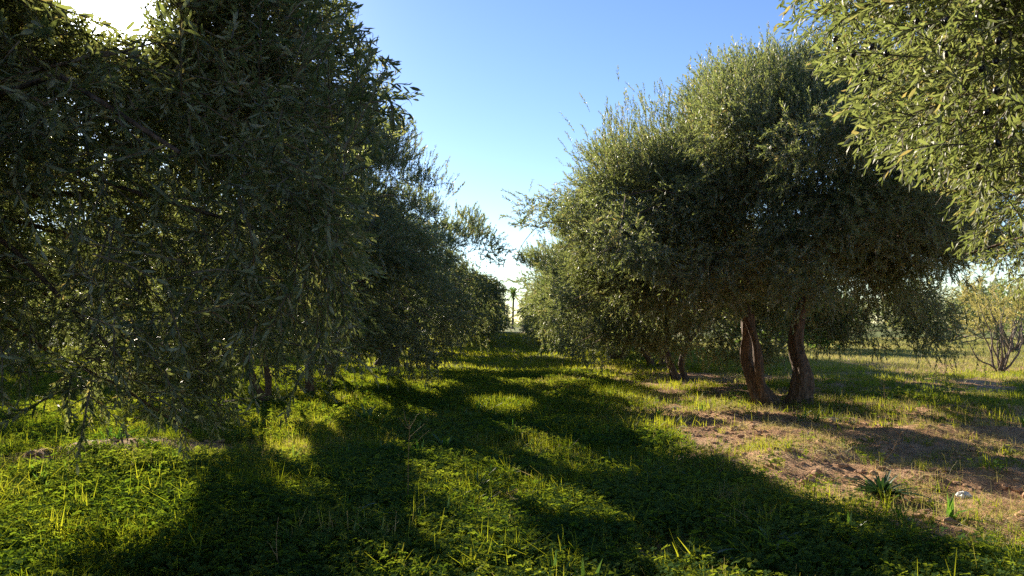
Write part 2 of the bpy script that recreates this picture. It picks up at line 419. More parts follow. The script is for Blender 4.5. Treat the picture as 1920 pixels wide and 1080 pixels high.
def crown_r(u, th, lob):
    """relative crown radius at relative height u and bearing th"""
    top = np.where(u > .38, np.clip(1 - (np.abs(u - .38) / .62) ** 2.1, 0, 1) ** .62, 1 - .22 * np.clip((.38 - u) / .38, 0, 1) ** 1.6)
    l = 1 + sum(a_ * np.sin(k * th + p_ + 2.2 * u) for k, a_, p_ in lob)
    return top * l

def tree_parts(seed, Rx, Ry, H, ztop_under=1.9, zedge=.7, ls=1.0, nclump=150, per=46, stems=None, cut=None, tint=0., lean=(0, 0),
               twigs=True, limb_sides=8, cull=None, hang=1.2, gap=.28, wands=0, lcull=None, droop=0.0, front=0.0, lump=.16, shag=1.0):
    """crown and trunk mesh builders in tree coordinates (base at the origin)"""
    r = np.random.default_rng(seed)
    lob = [(k, r.uniform(.03, .10) / (1 + .15 * k), r.uniform(0, 6.28)) for k in (2, 3, 4, 5, 7)]
    C = []; rho_l = []
    while len(C) < nclump:
        th = r.uniform(0, 2 * math.pi); u = r.random() ** .85; f = (r.random() ** .33) if r.random() < .86 else r.random() ** .5
        rr = crown_r(u, th, lob) * (1 + lump * 2 * (vnoise(th * 2.3 + seed, u * 4.0 + seed, 33) - .5)); rad = f * rr
        zb = - droop * max(-math.cos(th), .7 * math.cos(th)) * rad ** 2 + front * max(0.0, -math.sin(th)) ** .7 * rad ** 2 + ztop_under - (ztop_under - zedge) * min(1.0, rad) ** 2.2 + r.normal(0, .16)
        z = zb + .2 + u * ((H - .45) * (1 + lump * .5 * (vnoise(th * 1.7 + 9 + seed, rad * 3.0, 34) - .5)) - zb - .2)
        if rad < .25 and u < .35: continue
        if gap and vnoise(math.cos(th) * rad * 2.6 + z * .5, math.sin(th) * rad * 2.6 - z * .7, seed) < gap: continue
        x = Rx * rad * math.cos(th) + lean[0] * u; y = Ry * rad * math.sin(th) + lean[1] * u
        C.append((x, y, z, rad, u)); 
    C = np.array(C)
    # ---- wood
    tb = MB()
    stems = stems or [((0, 0), (-.5, .2), .20), ((.25, .05), (.7, .3), .18), ((.05, -.1), (.1, -.7), .15)]
    tips = []
    for i, (b, t, rad) in enumerate(stems):
        zt = ztop_under * r.uniform(.72, .95)
        p = path((b[0], b[1], -.12), (t[0], t[1], zt), 44, r, .05)
        q = np.linspace(0, 1, 44); w = rad * (1.0 - .45 * q) * (1 + 1.0 * np.exp(-q * 16)) * (1 + .16 * (vnoise(q * 9, q * 0 + seed + i, 3) - .5))
        tube(tb, p, w, 26, 0, .30, seed + i * 7, cap=False, fr=.36)
        tips.append((p[-1], w[-1], p[-1] - p[-4]))
    forks = []
    for (p0, w0, d0) in tips:
        d0 = d0 / np.linalg.norm(d0)
        for j in range(4):
            an = r.uniform(0, 6.28) ; o = np.array([math.cos(an), math.sin(an), 0]) * r.uniform(.25, .6)
            e = p0 + d0 * r.uniform(.5, 1.0) * H * .2 + o * Rx * .5 + np.array([0, 0, H * r.uniform(.03, .16)])
            pp = path(p0, e, 8, r, .05, .03); tube(tb, pp, np.linspace(w0 * .8, w0 * .36, 8), limb_sides, 0, .12, seed + j, cap=False)
            forks.append((e, w0 * .36)); forks.append((pp[4], w0 * .5))
    fp = np.array([f[0] for f in forks])
    for i, c in enumerate(C):
        if r.random() < .25 and nclump > 80: continue
        d = np.linalg.norm((fp - c[:3]) * np.array([1, 1, .8]), axis=1) + 1.2 * (fp[:, 2] > c[2] + .8); j = int(np.argmin(d + r.random(len(d)) * .6))
        pp = path(fp[j], c[:3], 7, r, .06, .08); w = forks[j][1] * .42
        if cut is not None:
            q_ = pp[:-1, None] * (1 - np.linspace(0, 1, 5)[None, :, None]) + pp[1:, None] * np.linspace(0, 1, 5)[None, :, None]
            dv = q_.reshape(-1, 3) + np.array([cut[0], cut[1], -CAM_H]); dl = np.linalg.norm(dv, axis=1)
            if (np.arccos(np.clip((dv @ SDIR) / dl, -1, 1)) < .045).any(): continue
            if lcull is not None and lcull(dv + np.array([0, 0, CAM_H])).any(): continue
        tube(tb, pp, np.linspace(max(.012, min(w, .045)), .008, 7), 5 if limb_sides > 5 else 3, 0, 0, cap=False)
    # ---- leaves
    P = []; D = []; ST = []; SC = []
    for (x, y, z, rad, u) in C:
        n = int(per * r.uniform(.7, 1.35)); cr = r.uniform(.42, .75) * (Rx / 4.0) ** .5
        d = r.normal(0, 1, (n, 3)); d /= np.linalg.norm(d, axis=1, keepdims=True)
        p = np.array([x, y, z]) + d * (cr * r.random((n, 1)) ** .45) * np.array([1.1, 1.1, .85])
        out = np.array([x / Rx, y / Ry, 0]); out /= np.linalg.norm(out) + .15
        if u > .62: v = np.array([0, 0, 1.15]) + out * .35; jit = .34
        elif u > .3: v = np.array([0, 0, .2]) + out * .6; jit = .95
        else: v = np.array([0, 0, -.2]) + out * .5; jit = .85
        dd = v + d * .45 + r.normal(0, jit, (n, 3))
        P.append(p); D.append(dd); ST.append(np.full(n, u > .55)); SC.append(r.uniform(.8, 1.25, n))
    P = np.concatenate(P); D = np.concatenate(D); ST = np.concatenate(ST); SC = np.concatenate(SC)
    # upright wands standing out of the top and hanging ones below the skirt
    nw = int(nclump * 3.6 * shag / max(1, ls)); th = r.uniform(0, 6.28, nw); u = r.uniform(.5, .99, nw); rr = crown_r(u, th, lob)
    p0 = np.stack([Rx * rr * .96 * np.cos(th) + lean[0] * u, Ry * rr * .96 * np.sin(th) + lean[1] * u, ztop_under * .6 + u * (H - .35 - ztop_under * .6)], 1)
    dd = np.stack([.4 * np.cos(th) * (1.1 - u), .4 * np.sin(th) * (1.1 - u), np.full(nw, .9)], 1) + r.normal(0, .16, (nw, 3))
    grp = fbm(th * 3.0, u * 5.0, seed + 70) > .46
    for s_ in (0.0, .26, .52, .78)[:3 + (shag > 1)]: 
        m_ = grp & (r.random(nw) < (1.0, .75, .45, .22)[int(round(s_ / .26))])
        P = np.concatenate([P, (p0 + dd * s_)[m_]]); D = np.concatenate([D, (dd + r.normal(0, .08, (nw, 3)))[m_]]); ST = np.concatenate([ST, np.ones(m_.sum(), bool)]); SC = np.concatenate([SC, r.uniform(.7, 1.1, m_.sum())])
    nh = int(nclump * hang / max(1, ls)); th = r.uniform(0, 6.28, nh); rad = r.uniform(.55, 1.02, nh)
    cl = fbm(th * 2.4, rad * 3, seed + 80)
    zz = ztop_under - (ztop_under - zedge) * rad ** 2.2 - .1 - droop * np.maximum(.7 * np.cos(th), -np.cos(th)) * rad ** 2 + front * np.maximum(0, -np.sin(th)) ** .7 * rad ** 2
    p0 = np.stack([Rx * rad * .9 * np.cos(th), Ry * rad * .9 * np.sin(th), zz + .25], 1)
    dd = np.stack([.25 * np.cos(th), .25 * np.sin(th), np.full(nh, -.9)], 1) + r.normal(0, .2, (nh, 3))
    for s_ in (0.0, .3): 
        m_ = (cl > .45 + .1 * s_) & ((p0 + dd * (s_ + .4))[:, 2] > .28)
        P = np.concatenate([P, (p0 + dd * s_)[m_]]); D = np.concatenate([D, dd[m_]]); ST = np.concatenate([ST, np.zeros(m_.sum(), bool)]); SC = np.concatenate([SC, r.uniform(.8, 1.2, m_.sum())])
    keep = P[:, 2] > .35
    if cull is not None: keep &= ~cull(P + np.array([cut[0], cut[1], 0]))
    P, D, ST, SC = P[keep], D[keep], ST[keep], SC[keep]
    cb = MB()
    lc = None
    if cut is not None:
        off = np.array([cut[0], cut[1], 0]); rl = np.random.default_rng(seed + 5)
        def lc(q):
            q = q + off; o = rl.random(len(q)) < opening(q)
            dv = q - np.array([0, 0, CAM_H]); dl = np.linalg.norm(dv, axis=1); ang = np.arccos(np.clip((dv @ SDIR) / dl, -1, 1))
            o |= rl.random(len(q)) < .985 * sstep(.056, .026, ang + .03 * (vnoise(dv[:, 0] * 40 / dl, dv[:, 2] * 40 / dl, 4) - .5))
            o |= dl < 2.3
            if lcull is not None: o |= lcull(q)
            return o
        kk = ~(opening(P + off) > .8); P, D, ST, SC = P[kk], D[kk], ST[kk], SC[kk]
    place(cb, P[ST], D[ST], ls, 'stiff', r, SC[ST], tint=tint, stems=twigs, lc=lc)
    place(cb, P[~ST], D[~ST], ls, 'soft', r, SC[~ST], tint=tint, stems=twigs, lc=lc)
    for i in range(wands):
        c = C[r.integers(0, len(C))]; th = math.atan2(c[1], c[0]) + r.normal(0, .25); a0 = c[:3]; L = r.uniform(.5, 1.5)
        b0 = a0 + np.array([math.cos(th) * .55, math.sin(th) * .55, r.uniform(-.7, .6)]) * L
        ab = np.linspace(a0, b0, 9) + np.array([cut[0], cut[1], 0])
        if (cull is not None and cull(ab).any()) or (lcull is not None and lcull(ab + np.array([.12, 0, 0])).any()): continue
        tube(cb, path(a0, b0, 9, r, .07, .12), np.linspace(.008, .003, 9), 4, 1, cap=False)
    return cb, tb, (P, D)

ROWG = 'olive trees planted along the grassy lane'
def hero(loc, label, **k):
    t = empty('olive_tree', (loc[0], loc[1], float(gz(loc[0], loc[1])))); tag(t, label, 'olive tree', ROWG)
    cb, tb, pd = tree_parts(cut=loc, **k)
    c = cb.build('crown', [M['olive_leaf'], M['twig']], t); w = tb.build('trunk', [M['bark']], t)
    print('tree', label[:30], len(c.data.polygons)); return t, pd

# camera stands in the lane: keep shoots clear of it, and carve a gap towards the sun
def clear_cam(rad, extra=None):
    def f(Pw):
        dv = Pw - np.array([0, 0, CAM_H]); dl = np.linalg.norm(dv, axis=1); ang = np.arccos(np.clip((dv @ SDIR) / dl, -1, 1))
        sg = (ang < .05 + .03 * vnoise(dv[:, 0] * 9, dv[:, 2] * 9, 4)) & (rng.random(len(Pw)) < .93)
        c = (dl < rad) | sg
        if extra is not None: c |= extra(Pw)
        return c
    return f
def sil(maxu):
    """branches pruned back from the lane: maxu(v) limits how far they reach, as a bearing for a given rise"""
    def f(Pw):
        yy = np.maximum(Pw[:, 1], .3); b = Pw[:, 0] / yy * FPX + 960; e = HORIZON - (Pw[:, 2] - CAM_H) / yy * FPX
        return maxu(b, e) & (Pw[:, 1] > .5)
    return f

L1 = (-4.6, 2.7); R1 = (5.1, 2.0); L2 = (-4.5, 14.3); R2 = (5.05, 14.0); L3 = (-4.4, 26.0); R3 = (4.9, 26.0)
l1_lim = lambda b, e: (b > np.interp(e, [-300, 0, 100, 200, 260, 300, 420, 620, 860], [600, 640, 700, 770, 740, 690, 660, 690, 560]) - 20) | (e > np.interp(b, [-300, 0, 100, 350, 450, 560, 700, 800], [760, 770, 780, 800, 830, 760, 680, 630]) - 12 )
r1_lim = lambda b, e: (b < np.interp(e, [-300, 0, 60, 180, 300, 330, 480, 520, 600], [1480, 1480, 1560, 1560, 1700, 1800, 1800, 1900, 1990]) + 30) | ((e > 640) & (b < 2150))
hero(L1, 'big dark olive tree filling the left of the view, sun shining through it', seed=101, Rx=4.4, Ry=4.3, H=6.6, ztop_under=1.4, zedge=.3, ls=.9, nclump=460, per=210, hang=.7, gap=.0, wands=260,
     cull=clear_cam(2.7, sil(l1_lim)), lcull=sil(lambda b, e: b > np.interp(e, [-300, 0, 100, 190, 260, 300, 420, 620], [600, 640, 700, 772, 752, 700, 680, 720]) + 14 * np.sin(e * .11) + 8))
_, r1pd = hero(R1, 'olive tree whose sunlit fruiting branches hang in at the top right', seed=102, Rx=4.0, Ry=3.8, H=6.2, ztop_under=2.1, zedge=1.6, ls=.8, nclump=400, per=220, hang=.4, gap=.15, wands=90,
     tint=.0, cull=clear_cam(2.7, sil(r1_lim)), lcull=sil(lambda b, e: (b < np.interp(e, [0, 60, 100, 180, 300, 330, 370, 480, 520, 600], [1450, 1480, 1530, 1540, 1590, 1640, 1780, 1790, 1860, 1920]) + 16 * np.sin(e * .09)) | (e > 640) & (b < 2150)))
hero(L2, 'second olive tree up the left row with leaning stems', seed=103, Rx=3.6, Ry=3.5, H=5.8, ztop_under=1.4, zedge=.45, lump=.10, ls=1.15, nclump=230, per=135, wands=30, cull=clear_cam(1),
     stems=[((0, -.5), (-.5, -.7), .085), ((.3, .9), (.5, 1.0), .11), ((-.1, .1), (-.4, .6), .08)])
hero(R2, 'large olive tree with forked reddish trunk standing clear on the right', seed=104, lean=(.3, 0), Rx=4.4, Ry=4.0, H=6.05, ztop_under=2.25, zedge=.8, front=1.0, ls=1.1, nclump=370, per=165, wands=60, hang=.7, droop=.55, lump=.34, shag=1.8, gap=.18,
     stems=[((-.18, 0), (-.56, .1), .17), ((-.26, .02), (-.80, -.2), .09), ((.30, 0), (.72, .15), .18)], tint=.04)
hero(L3, 'fourth olive tree up the left row, its short dark trunk on lit grass', seed=105, Rx=4.0, Ry=4.0, H=6.3, shag=.5, ztop_under=1.5, zedge=.9, ls=1.7, nclump=170, per=88, limb_sides=5,
     stems=[((0, 0), (-.1, .1), .33), ((.25, .1), (.6, .3), .18)])
hero(R3, 'fourth olive tree up the right row, low and leaning into the lane', seed=106, stems=[((0, 0), (-.5, .2), .13), ((.25, .05), (.7, .3), .12)], Rx=4.5, Ry=4.2, H=5.0, ztop_under=1.4, zedge=.55, ls=1.7, nclump=170, per=88, limb_sides=5)

# farther trees: three kinds, copied with their parts
kinds = []
for i, (sx, h) in enumerate(((4.0, 5.6), (3.9, 5.0), (4.2, 6.1))):
    cb, tb, _ = tree_parts(seed=200 + i, Rx=sx, Ry=sx, H=h, ztop_under=1.5, zedge=.6, ls=2.3, nclump=140, per=60, twigs=False, limb_sides=4)
    kinds.append((cb.mesh('crown', [M['olive_leaf'], M['twig']]), tb.mesh('trunk', [M['bark']])))
def far_tree(kind, x, y, rz, s, label, group=ROWG, cat='olive tree', name='olive_tree'):
    t = empty(name, (x, y, float(gz(x, y))), rz); t.scale = (s, s, s); tag(t, label, cat, group)
    link_mesh('crown', kinds[kind][0], t); link_mesh('trunk', kinds[kind][1], t)
    return t
hero((-5.0, 20.2), 'slender olive tree third up the left row, before the thick trunked one', seed=107, Rx=3.6, Ry=3.3, H=6.2, ztop_under=1.3, zedge=.5, ls=1.5, nclump=150, per=85, limb_sides=5, lump=.25, cull=clear_cam(1),
     stems=[((0, 0), (.15, .1), .12), ((.2, .1), (-.4, .3), .09)])
hero((4.5, 20.4), 'drooping olive tree directly behind the forked one, leaves down to the grass', seed=108, Rx=3.5, Ry=3.2, H=5.0, ztop_under=1.2, zedge=.35, ls=1.4, nclump=170, per=90, limb_sides=5, lump=.25, tint=.05, droop=.1,
     stems=[((0, 0), (-.3, .1), .12), ((.2, .1), (.4, .3), .12)])
ORD = 'first second third fourth fifth sixth seventh eighth ninth tenth eleventh twelfth thirteenth fourteenth fifteenth sixteenth seventeenth eighteenth nineteenth twentieth twenty-first'.split()
LOOK = [', rounded and dark', ', low over the grass', ', taller with ragged top']
for side, x0 in (('left', -4.4), ('right', 4.75)):
    for i in range(18):
        if side == 'left' and i in (0, 2): continue
        y = 32.2 + i * 6.05; k = (i + (side == 'right')) % 3; q = math.sin(i * 2.7 + x0)
        lab = ('farthest olive tree of the %s row, beside the palm in the gap' % side) if i == 17 else '%s olive tree up the %s row from the camera%s' % (ORD[4 + i - (side == 'left') * (1 + (i > 2))], side, LOOK[k])
        far_tree(k, x0 * (1.0 + .004 * i) + .3 * q, y + .3 * q, .4 + i * 1.9 + x0, (1.0 if side == 'left' else .93) * (1 - .019 * i) * (1 + .05 * q), lab)
for i, y in enumerate((4, 15.5, 27, 39, 51, 63)):
    far_tree((i + 2) % 3, -15 + .3 * math.sin(i), y, i * 1.9, .98, 'olive tree of the next row, glimpsed behind the left trees', 'olive trees of the next row to the left')
for i, y in enumerate((16, 28, 40, 52, 64)):
    far_tree(i % 3, -25.5, y, i * 1.1, 1.0, 'olive tree two rows over, barely glimpsed through the left foliage', 'olive trees two rows over to the left')

# olives hanging among the leaves of the near right tree
P1, D1 = r1pd
wp = P1 + np.array([R1[0], R1[1], 0]); bb = wp[:, 0] / np.maximum(wp[:, 1], .2) * FPX + 960; ee = HORIZON - (wp[:, 2] - CAM_H) / np.maximum(wp[:, 1], .2) * FPX
cand = np.where((bb > 1500) & (bb < 1930) & (ee > 0) & (ee < 480) & (wp[:, 1] > .5))[0]
dist = np.linalg.norm(wp[cand] - np.array([0, 0, CAM_H]), axis=1); cand = cand[np.argsort(dist)][:260]
rr_ = np.random.default_rng(5); pick = rr_.choice(cand, min(34, len(cand)), replace=False) if len(cand) else []
def ball(n1=8, n2=6, sc=(1, 1, 1)):
    v = [(0, 0, 1)]; f = []
    for i in range(1, n2):
        for j in range(n1):
            a_, b_ = math.pi * i / n2, 2 * math.pi * j / n1; v.append((math.sin(a_) * math.cos(b_), math.sin(a_) * math.sin(b_), math.cos(a_)))
    v.append((0, 0, -1)); q = []; t = []
    for j in range(n1):
        t.append([0, 1 + j, 1 + (j + 1) % n1]); e = len(v) - 1; b_ = 1 + (n2 - 2) * n1; t.append([e, b_ + (j + 1) % n1, b_ + j])
        for i in range(n2 - 2):
            a_ = 1 + i * n1; q.append([a_ + j, a_ + n1 + j, a_ + n1 + (j + 1) % n1, a_ + (j + 1) % n1])
    return np.array(v) * np.array(sc), np.array(q), np.array(t)
bv, bq, bt = ball()
ob = MB(); v0 = bv * np.array([.0085, .0085, .012]); ob.add(v0, bq, 0, smooth=True); ob.f.append(bt); ob.m.append(np.zeros(len(bt), np.int32)); ob.sm.append(np.ones(len(bt), bool)); ob.r.append(np.full(len(bt), .5))
ome = ob.mesh('olive', [M['olive_fruit']])
r1root = [o for o in COL.objects if o.name.startswith('olive_tree') and o.get('label', '').startswith('olive tree whose')][0]
for i in pick:
    for k in range(rr_.integers(1, 4)):
        o = link_mesh('olive', ome, r1root); o.location = tuple(P1[i] + D1[i] / np.linalg.norm(D1[i]) * rr_.uniform(.05, .25) + rr_.normal(0, .014, 3) + np.array([0, 0, -.015]))
        o.rotation_euler = (rr_.uniform(-.5, .5), rr_.uniform(-.5, .5), 0); o.scale = (1.25,) * 3

# ------------------------------------------------------------------ palm and far vegetation
def palm(x, y, H, label):
    t = empty('palm_tree', (x, y, 0)); tag(t, label, 'palm tree')
    r = np.random.default_rng(3); tb = MB(); q = np.linspace(0, 1, 14)
    tube(tb, np.stack([.25 * np.sin(q * 2), 0 * q, q * H], 1), .30 - .08 * q + .05 * np.exp(-q * 14), 12, 0, .1, 2); tb.build('trunk', M['palm_bark'], t)
    cb = MB(); top = np.array([.23, 0, H])
    for i in range(42):
        an = i * 2.4; el = np.interp(i, [0, 41], [1.35, -.75]) ; L = r.uniform(2.7, 3.5)
        d = np.array([math.cos(an) * math.cos(el), math.sin(an) * math.cos(el), math.sin(el)])
        s = np.linspace(0, 1, 12)[:, None]; p = top + d * L * s + np.array([0, 0, -1.0]) * L * .42 * s ** 2
        sd_ = np.cross(d, [0, 0, 1.]); sd_ /= np.linalg.norm(sd_)
        for k in range(11):
            for sg in (-1, 1):
                for h in (0, .5):
                    b = p[k] * (1 - h) + p[k + 1] * h; e = b + sd_ * sg * .48 * (1 - .6 * s[k, 0]) + d * .25 + np.array([0, 0, -.12])
                    cb.add([b, (b + e) / 2 + d * .1, e, (b + e) / 2 - d * .1], [[0, 1, 2, 3]], 0, [r.random()])
    cb.build('crown', [M['weed']], t)
palm(.1, 190, 9.0, 'lone palm tree in the gap at the far end of the lane')

def bush(name, x, y, rx, h, label, mat, seed, n=900, ls=3.0, cat='bush', group=None, stemsn=4, low=.15):
    t = empty(name, (x, y, float(gz(x, y)))); tag(t, label, cat, group); r = np.random.default_rng(seed)
    tb = MB(); nc = 16; Cc = []
    for i in range(nc):
        th = r.uniform(0, 6.28); f = r.random() ** .5; z = h * r.uniform(low + .1, .9); k = math.sqrt(max(.05, 1 - (z / h - .45) ** 2 * 2.6)); Cc.append((rx * f * k * math.cos(th), rx * f * k * math.sin(th), z))
    Cc = np.array(Cc)
    for c in Cc[:stemsn * 3]: tube(tb, path((r.normal(0, .06), r.normal(0, .06), -.1), c, 8, r, .06), np.linspace(.045, .01, 8) * h / 3, 5, 0, cap=False)
    tb.build('trunk', M['twig'], t); cb = MB()
    j = r.integers(0, nc, n); d = r.normal(0, 1, (n, 3)); d /= np.linalg.norm(d, axis=1, keepdims=True)
    P = Cc[j] + d * (.28 * rx) * r.random((n, 1)) ** .4; D = d * .6 + np.array([0, 0, .5]) + r.normal(0, .3, (n, 3))
    P = P[P[:, 2] > low * h]; D = D[:len(P)]
    place(cb, P, D, ls, 'stiff', r, r.uniform(.7, 1.1, len(P)), tint=.2, stems=False); cb.build('crown', [mat, M['twig']], t)
bx, by = px(1870, 700)
bush('small_tree', bx, by, 1.15, 2.4, 'small thin leafed tree with bare forked stems at the right edge', M['yellow'], 31, n=32, ls=1.5, cat='small tree', low=.3, stemsn=5)
bush('bush', 27, 40, 3.0, 4.6, 'yellowish bush beyond the field at the right edge', M['yellow'], 32, n=420, ls=4.0)
FG = 'bushes at the far side of the field'
fb = [(18.5, 44, 2.2, 2.6, 'dark low bush on the field behind the forked trunk tree'), (34, 58, 4.5, 4.6, 'tall green bush farthest right across the field'), (15, 42, 3.2, 3.0, 'round green bush across the field, left of the others'),
      (27, 74, 4.5, 4.2, 'broad pale bush across the field behind the low dark one'), (44, 64, 5, 4.4, 'bush across the field partly outside the right edge'), (11.5, 70, 4.5, 4.6, 'small faraway bush seen under the large right crown')]
for i, (x, y, rx, h, l) in enumerate(fb): bush('bush', x, y, rx, h, l, M['olive_leaf'] if i % 2 else M['weed'], 40 + i, n=800, ls=5.0, group=FG)
# far belt of trees that closes the horizon
r = np.random.default_rng(77); cb = MB(); n = 16000
th = r.uniform(-1.25, 1.25, n); rd = r.uniform(230, 300, n); hh = 4.5 + 6 * fbm(th * 30, th * 0, 8); P = np.stack([np.sin(th) * rd, np.cos(th) * rd, r.random(n) ** .8 * hh], 1)
m_ = ~((np.abs(P[:, 0]) < 4) & (P[:, 2] > 2.2)); P = P[m_]
place(cb, P, r.normal(0, 1, P.shape) + [0, 0, .5], 9.0, 'stiff', r, np.full(len(P), 1.6), stems=False, tint=.05)
tag(cb.build('tree_belt', [M['olive_leaf'], M['twig']]), 'far belt of trees along the horizon', 'trees', kind='stuff')

# ------------------------------------------------------------------ ground cover
def blades(r, n, h, spread, w, lean=.5):
    """tuft of n curved blades -> quads (2n,4,3) sharing no verts"""
    Q = []
    for i in range(n):
        a_ = r.uniform(0, 6.28); b = np.array([r.normal(0, spread), r.normal(0, spread), -.01]); L = h * r.uniform(.45, 1.15); ln = abs(r.normal(0, lean))
        d = np.array([math.cos(a_) * ln, math.sin(a_) * ln, 1.0]); d /= np.linalg.norm(d)
        s = np.cross(d, [math.cos(a_ + .6), math.sin(a_ + .6), 0]); s /= np.linalg.norm(s) + 1e-9; ww = w * r.uniform(.6, 1.2)
        m1 = b + d * L * .5; tip = b + d * L + np.array([math.cos(a_), math.sin(a_), -.4]) * L * .3 * ln
        Q.append([b - s * ww * .5, b + s * ww * .5, m1 + s * ww * .42, m1 - s * ww * .42]); Q.append([m1 - s * ww * .42, m1 + s * ww * .42, tip + s * .0006, tip - s * .0006])
    return np.array(Q)
def rosette(r, n, h, spread, size):
    """low leafy plant: small roundish leaflets in threes on invisible-thin stalks"""
    Q = []
    for i in range(n):
        a_ = r.uniform(0, 6.28); c = np.array([r.normal(0, spread), r.normal(0, spread), h * r.uniform(.35, 1.0)]); nrm = np.array([r.normal(0, .35), r.normal(0, .35), 1]); nrm /= np.linalg.norm(nrm)
        for k in range(3):
            q = a_ + k * 2.094 + r.normal(0, .15); d = np.array([math.cos(q), math.sin(q), 0]); d -= nrm * d.dot(nrm); d /= np.linalg.norm(d); s = np.cross(nrm, d); L = size * r.uniform(.75, 1.15)
            m1 = c + d * L * .62
            Q.append([c, m1 + s * L * .45 + nrm * L * .08, c + d * L * 1.0 - nrm * L * .05, m1 - s * L * .45 + nrm * L * .08])
        Q.append([np.array([c[0] * .7 - .0015, c[1] * .7, -.01]), np.array([c[0] * .7 + .0015, c[1] * .7, -.01]), c + [.001, 0, 0], c - [.001, 0, 0]])
    return np.array(Q)
def scatter(mb, protos_, X, Y, r, scale, mat=0, rn=(.4, .18)):
    n = len(X)
    if not n: return
    Pz = gz(X, Y); k = r.integers(0, len(protos_), n)
    for j, q in enumerate(protos_):
        m_ = k == j; c = m_.sum()
        if not c: continue
        a_ = r.uniform(0, 6.28, c); s = scale[m_] if hasattr(scale, '__len__') else np.full(c, scale)
        ca, sa = np.cos(a_) * s, np.sin(a_) * s
        v = np.empty((c,) + q.shape); v[..., 0] = ca[:, None, None] * q[None, ..., 0] - sa[:, None, None] * q[None, ..., 1]
        v[..., 1] = sa[:, None, None] * q[None, ..., 0] + ca[:, None, None] * q[None, ..., 1]; v[..., 2] = s[:, None, None] * q[None, ..., 2]
        v += np.stack([X[m_], Y[m_], Pz[m_]], 1)[:, None, None]
        R_ = np.clip((1.3 * (fbm(X[m_] * .9 + 31, Y[m_] * .9, 61, 3) - .5) + .3 * (r.random(c) < .05))[:, None] + r.normal(rn[0], rn[1], (c, 1)) + r.normal(0, .10, (c, len(q))), 0, 1).reshape(-1)
        mb.add(v, np.arange(c * len(q) * 4).reshape(-1, 4), mat, R_)
def wedge(r, n, y0, y1, xl=None, xr=None, pw=1.0, marg=1.0):
    """points on the ground inside the view (and a margin beside it), even on the ground"""
    y = np.sqrt(r.uniform(y0 ** 2, y1 ** 2, n)) if pw == 1.0 else y0 * (y1 / y0) ** r.random(n)
    x = r.uniform(-1, 1, n) * (y * .72 + marg)
    if xl is not None: m_ = x > xl; x, y = x[m_], y[m_]
    if xr is not None: m_ = x < xr; x, y = x[m_], y[m_]
    return x, y
r = np.random.default_rng(55)
G1 = [blades(r, 22, .21, .05, .0085, .7) for _ in range(6)]; G2 = [blades(r, 16, .22, .11, .014, .7) for _ in range(5)]; G3 = [blades(r, 12, .24, .25, .03, .5) for _ in range(4)]
TALL = [blades(r, 16, .28, .05, .009, .6) for _ in range(4)]
C1 = [rosette(r, 13, .12, .075, .026) for _ in range(6)]; C2 = [rosette(r, 12, .14, .13, .042) for _ in range(5)]
gb = MB(); cbm = MB()
def field_mask(x, y, r, f=1.0, p=1.0): return r.random(len(x)) < (green(x, y) ** p) * f
# near, 4-10 m
x, y = wedge(r, 22000, 3.9, 10.5); cl = fbm(x * .8, y * .8, 71); m_ = field_mask(x, y, r) & (r.random(len(x)) < sstep(.40, .66, cl) * .8 + .06); scatter(gb, G1, x[m_], y[m_], r, r.uniform(.35, .95, m_.sum()) * (.5 + .7 * cl[m_]))
x, y = wedge(r, 1700, 3.9, 12); cl = fbm(x * 1.1, y * 1.1, 73); m_ = field_mask(x, y, r) & (cl > .52); scatter(gb, TALL, x[m_], y[m_], r, r.uniform(.6, 1.15, m_.sum()), rn=(.42, .15))
x, y = wedge(r, 27000, 3.9, 10.5); cl = fbm(x * .8, y * .8, 71); m_ = field_mask(x, y, r, p=1.6) & (r.random(len(x)) < sstep(.74, .44, cl) * .9 + .1); scatter(cbm, C1, x[m_], y[m_], r, r.uniform(.6, 1.35, m_.sum()))
x, y = wedge(r, 2600, 3.9, 12); m_ = field_mask(x, y, r, p=2) & (fbm(x * .9, y * .9, 77) > .48); scatter(cbm, C2, x[m_], y[m_], r, r.uniform(.7, 1.2, m_.sum()))
# middle
x, y = wedge(r, 34000, 10, 24); m_ = field_mask(x, y, r, .9); scatter(gb, G2, x[m_], y[m_], r, r.uniform(.5, 1.1, m_.sum()) * (.5 + .8 * fbm(x[m_] * .7, y[m_] * .7, 79)))
x, y = wedge(r, 16000, 10, 24); m_ = field_mask(x, y, r, .8, 2); scatter(cbm, C2, x[m_], y[m_], r, r.uniform(.7, 1.3, m_.sum()))
# far
x, y = wedge(r, 26000, 23, 110, pw=2); m_ = (x > -30) & (x < 12) & (r.random(len(x)) < .9); scatter(gb, G3, x[m_], y[m_], r, r.uniform(.5, 1.0, m_.sum()) * np.interp(y[m_], [23, 110], [.8, 1.5]), rn=(.5, .15))
# sparse short grass on the bank
x, y = wedge(r, 4200, 4.2, 20, xl=1.2); cl = fbm(x * 1.2, y * 1.2, 83); m_ = cl > .58; scatter(gb, G1, x[m_], y[m_], r, r.uniform(.25, .7, m_.sum()), rn=(.72, .17))
tag(gb.build('grass', M['grass']), 'green grass growing along the lane between the olive rows', 'grass', kind='stuff')
tag(cbm.build('clover', M['clover']), 'low leafy clover carpeting the lane among the grass', 'ground cover', kind='stuff')
HERB = [blades(r, 10, .24, .02, .034, 1.0) for _ in range(5)]
hb = MB(); x, y = wedge(r, 1500, 4.2, 16); m_ = (r.random(len(x)) < green(x, y)) & (fbm(x * .9, y * .9, 99) > .5); scatter(hb, HERB, x[m_], y[m_], r, r.uniform(.4, 1.1, m_.sum()))
tag(hb.build('wild_herbs', M['weed']), 'small broad leaved herbs mixed through the grass of the lane', 'herbs', kind='stuff')
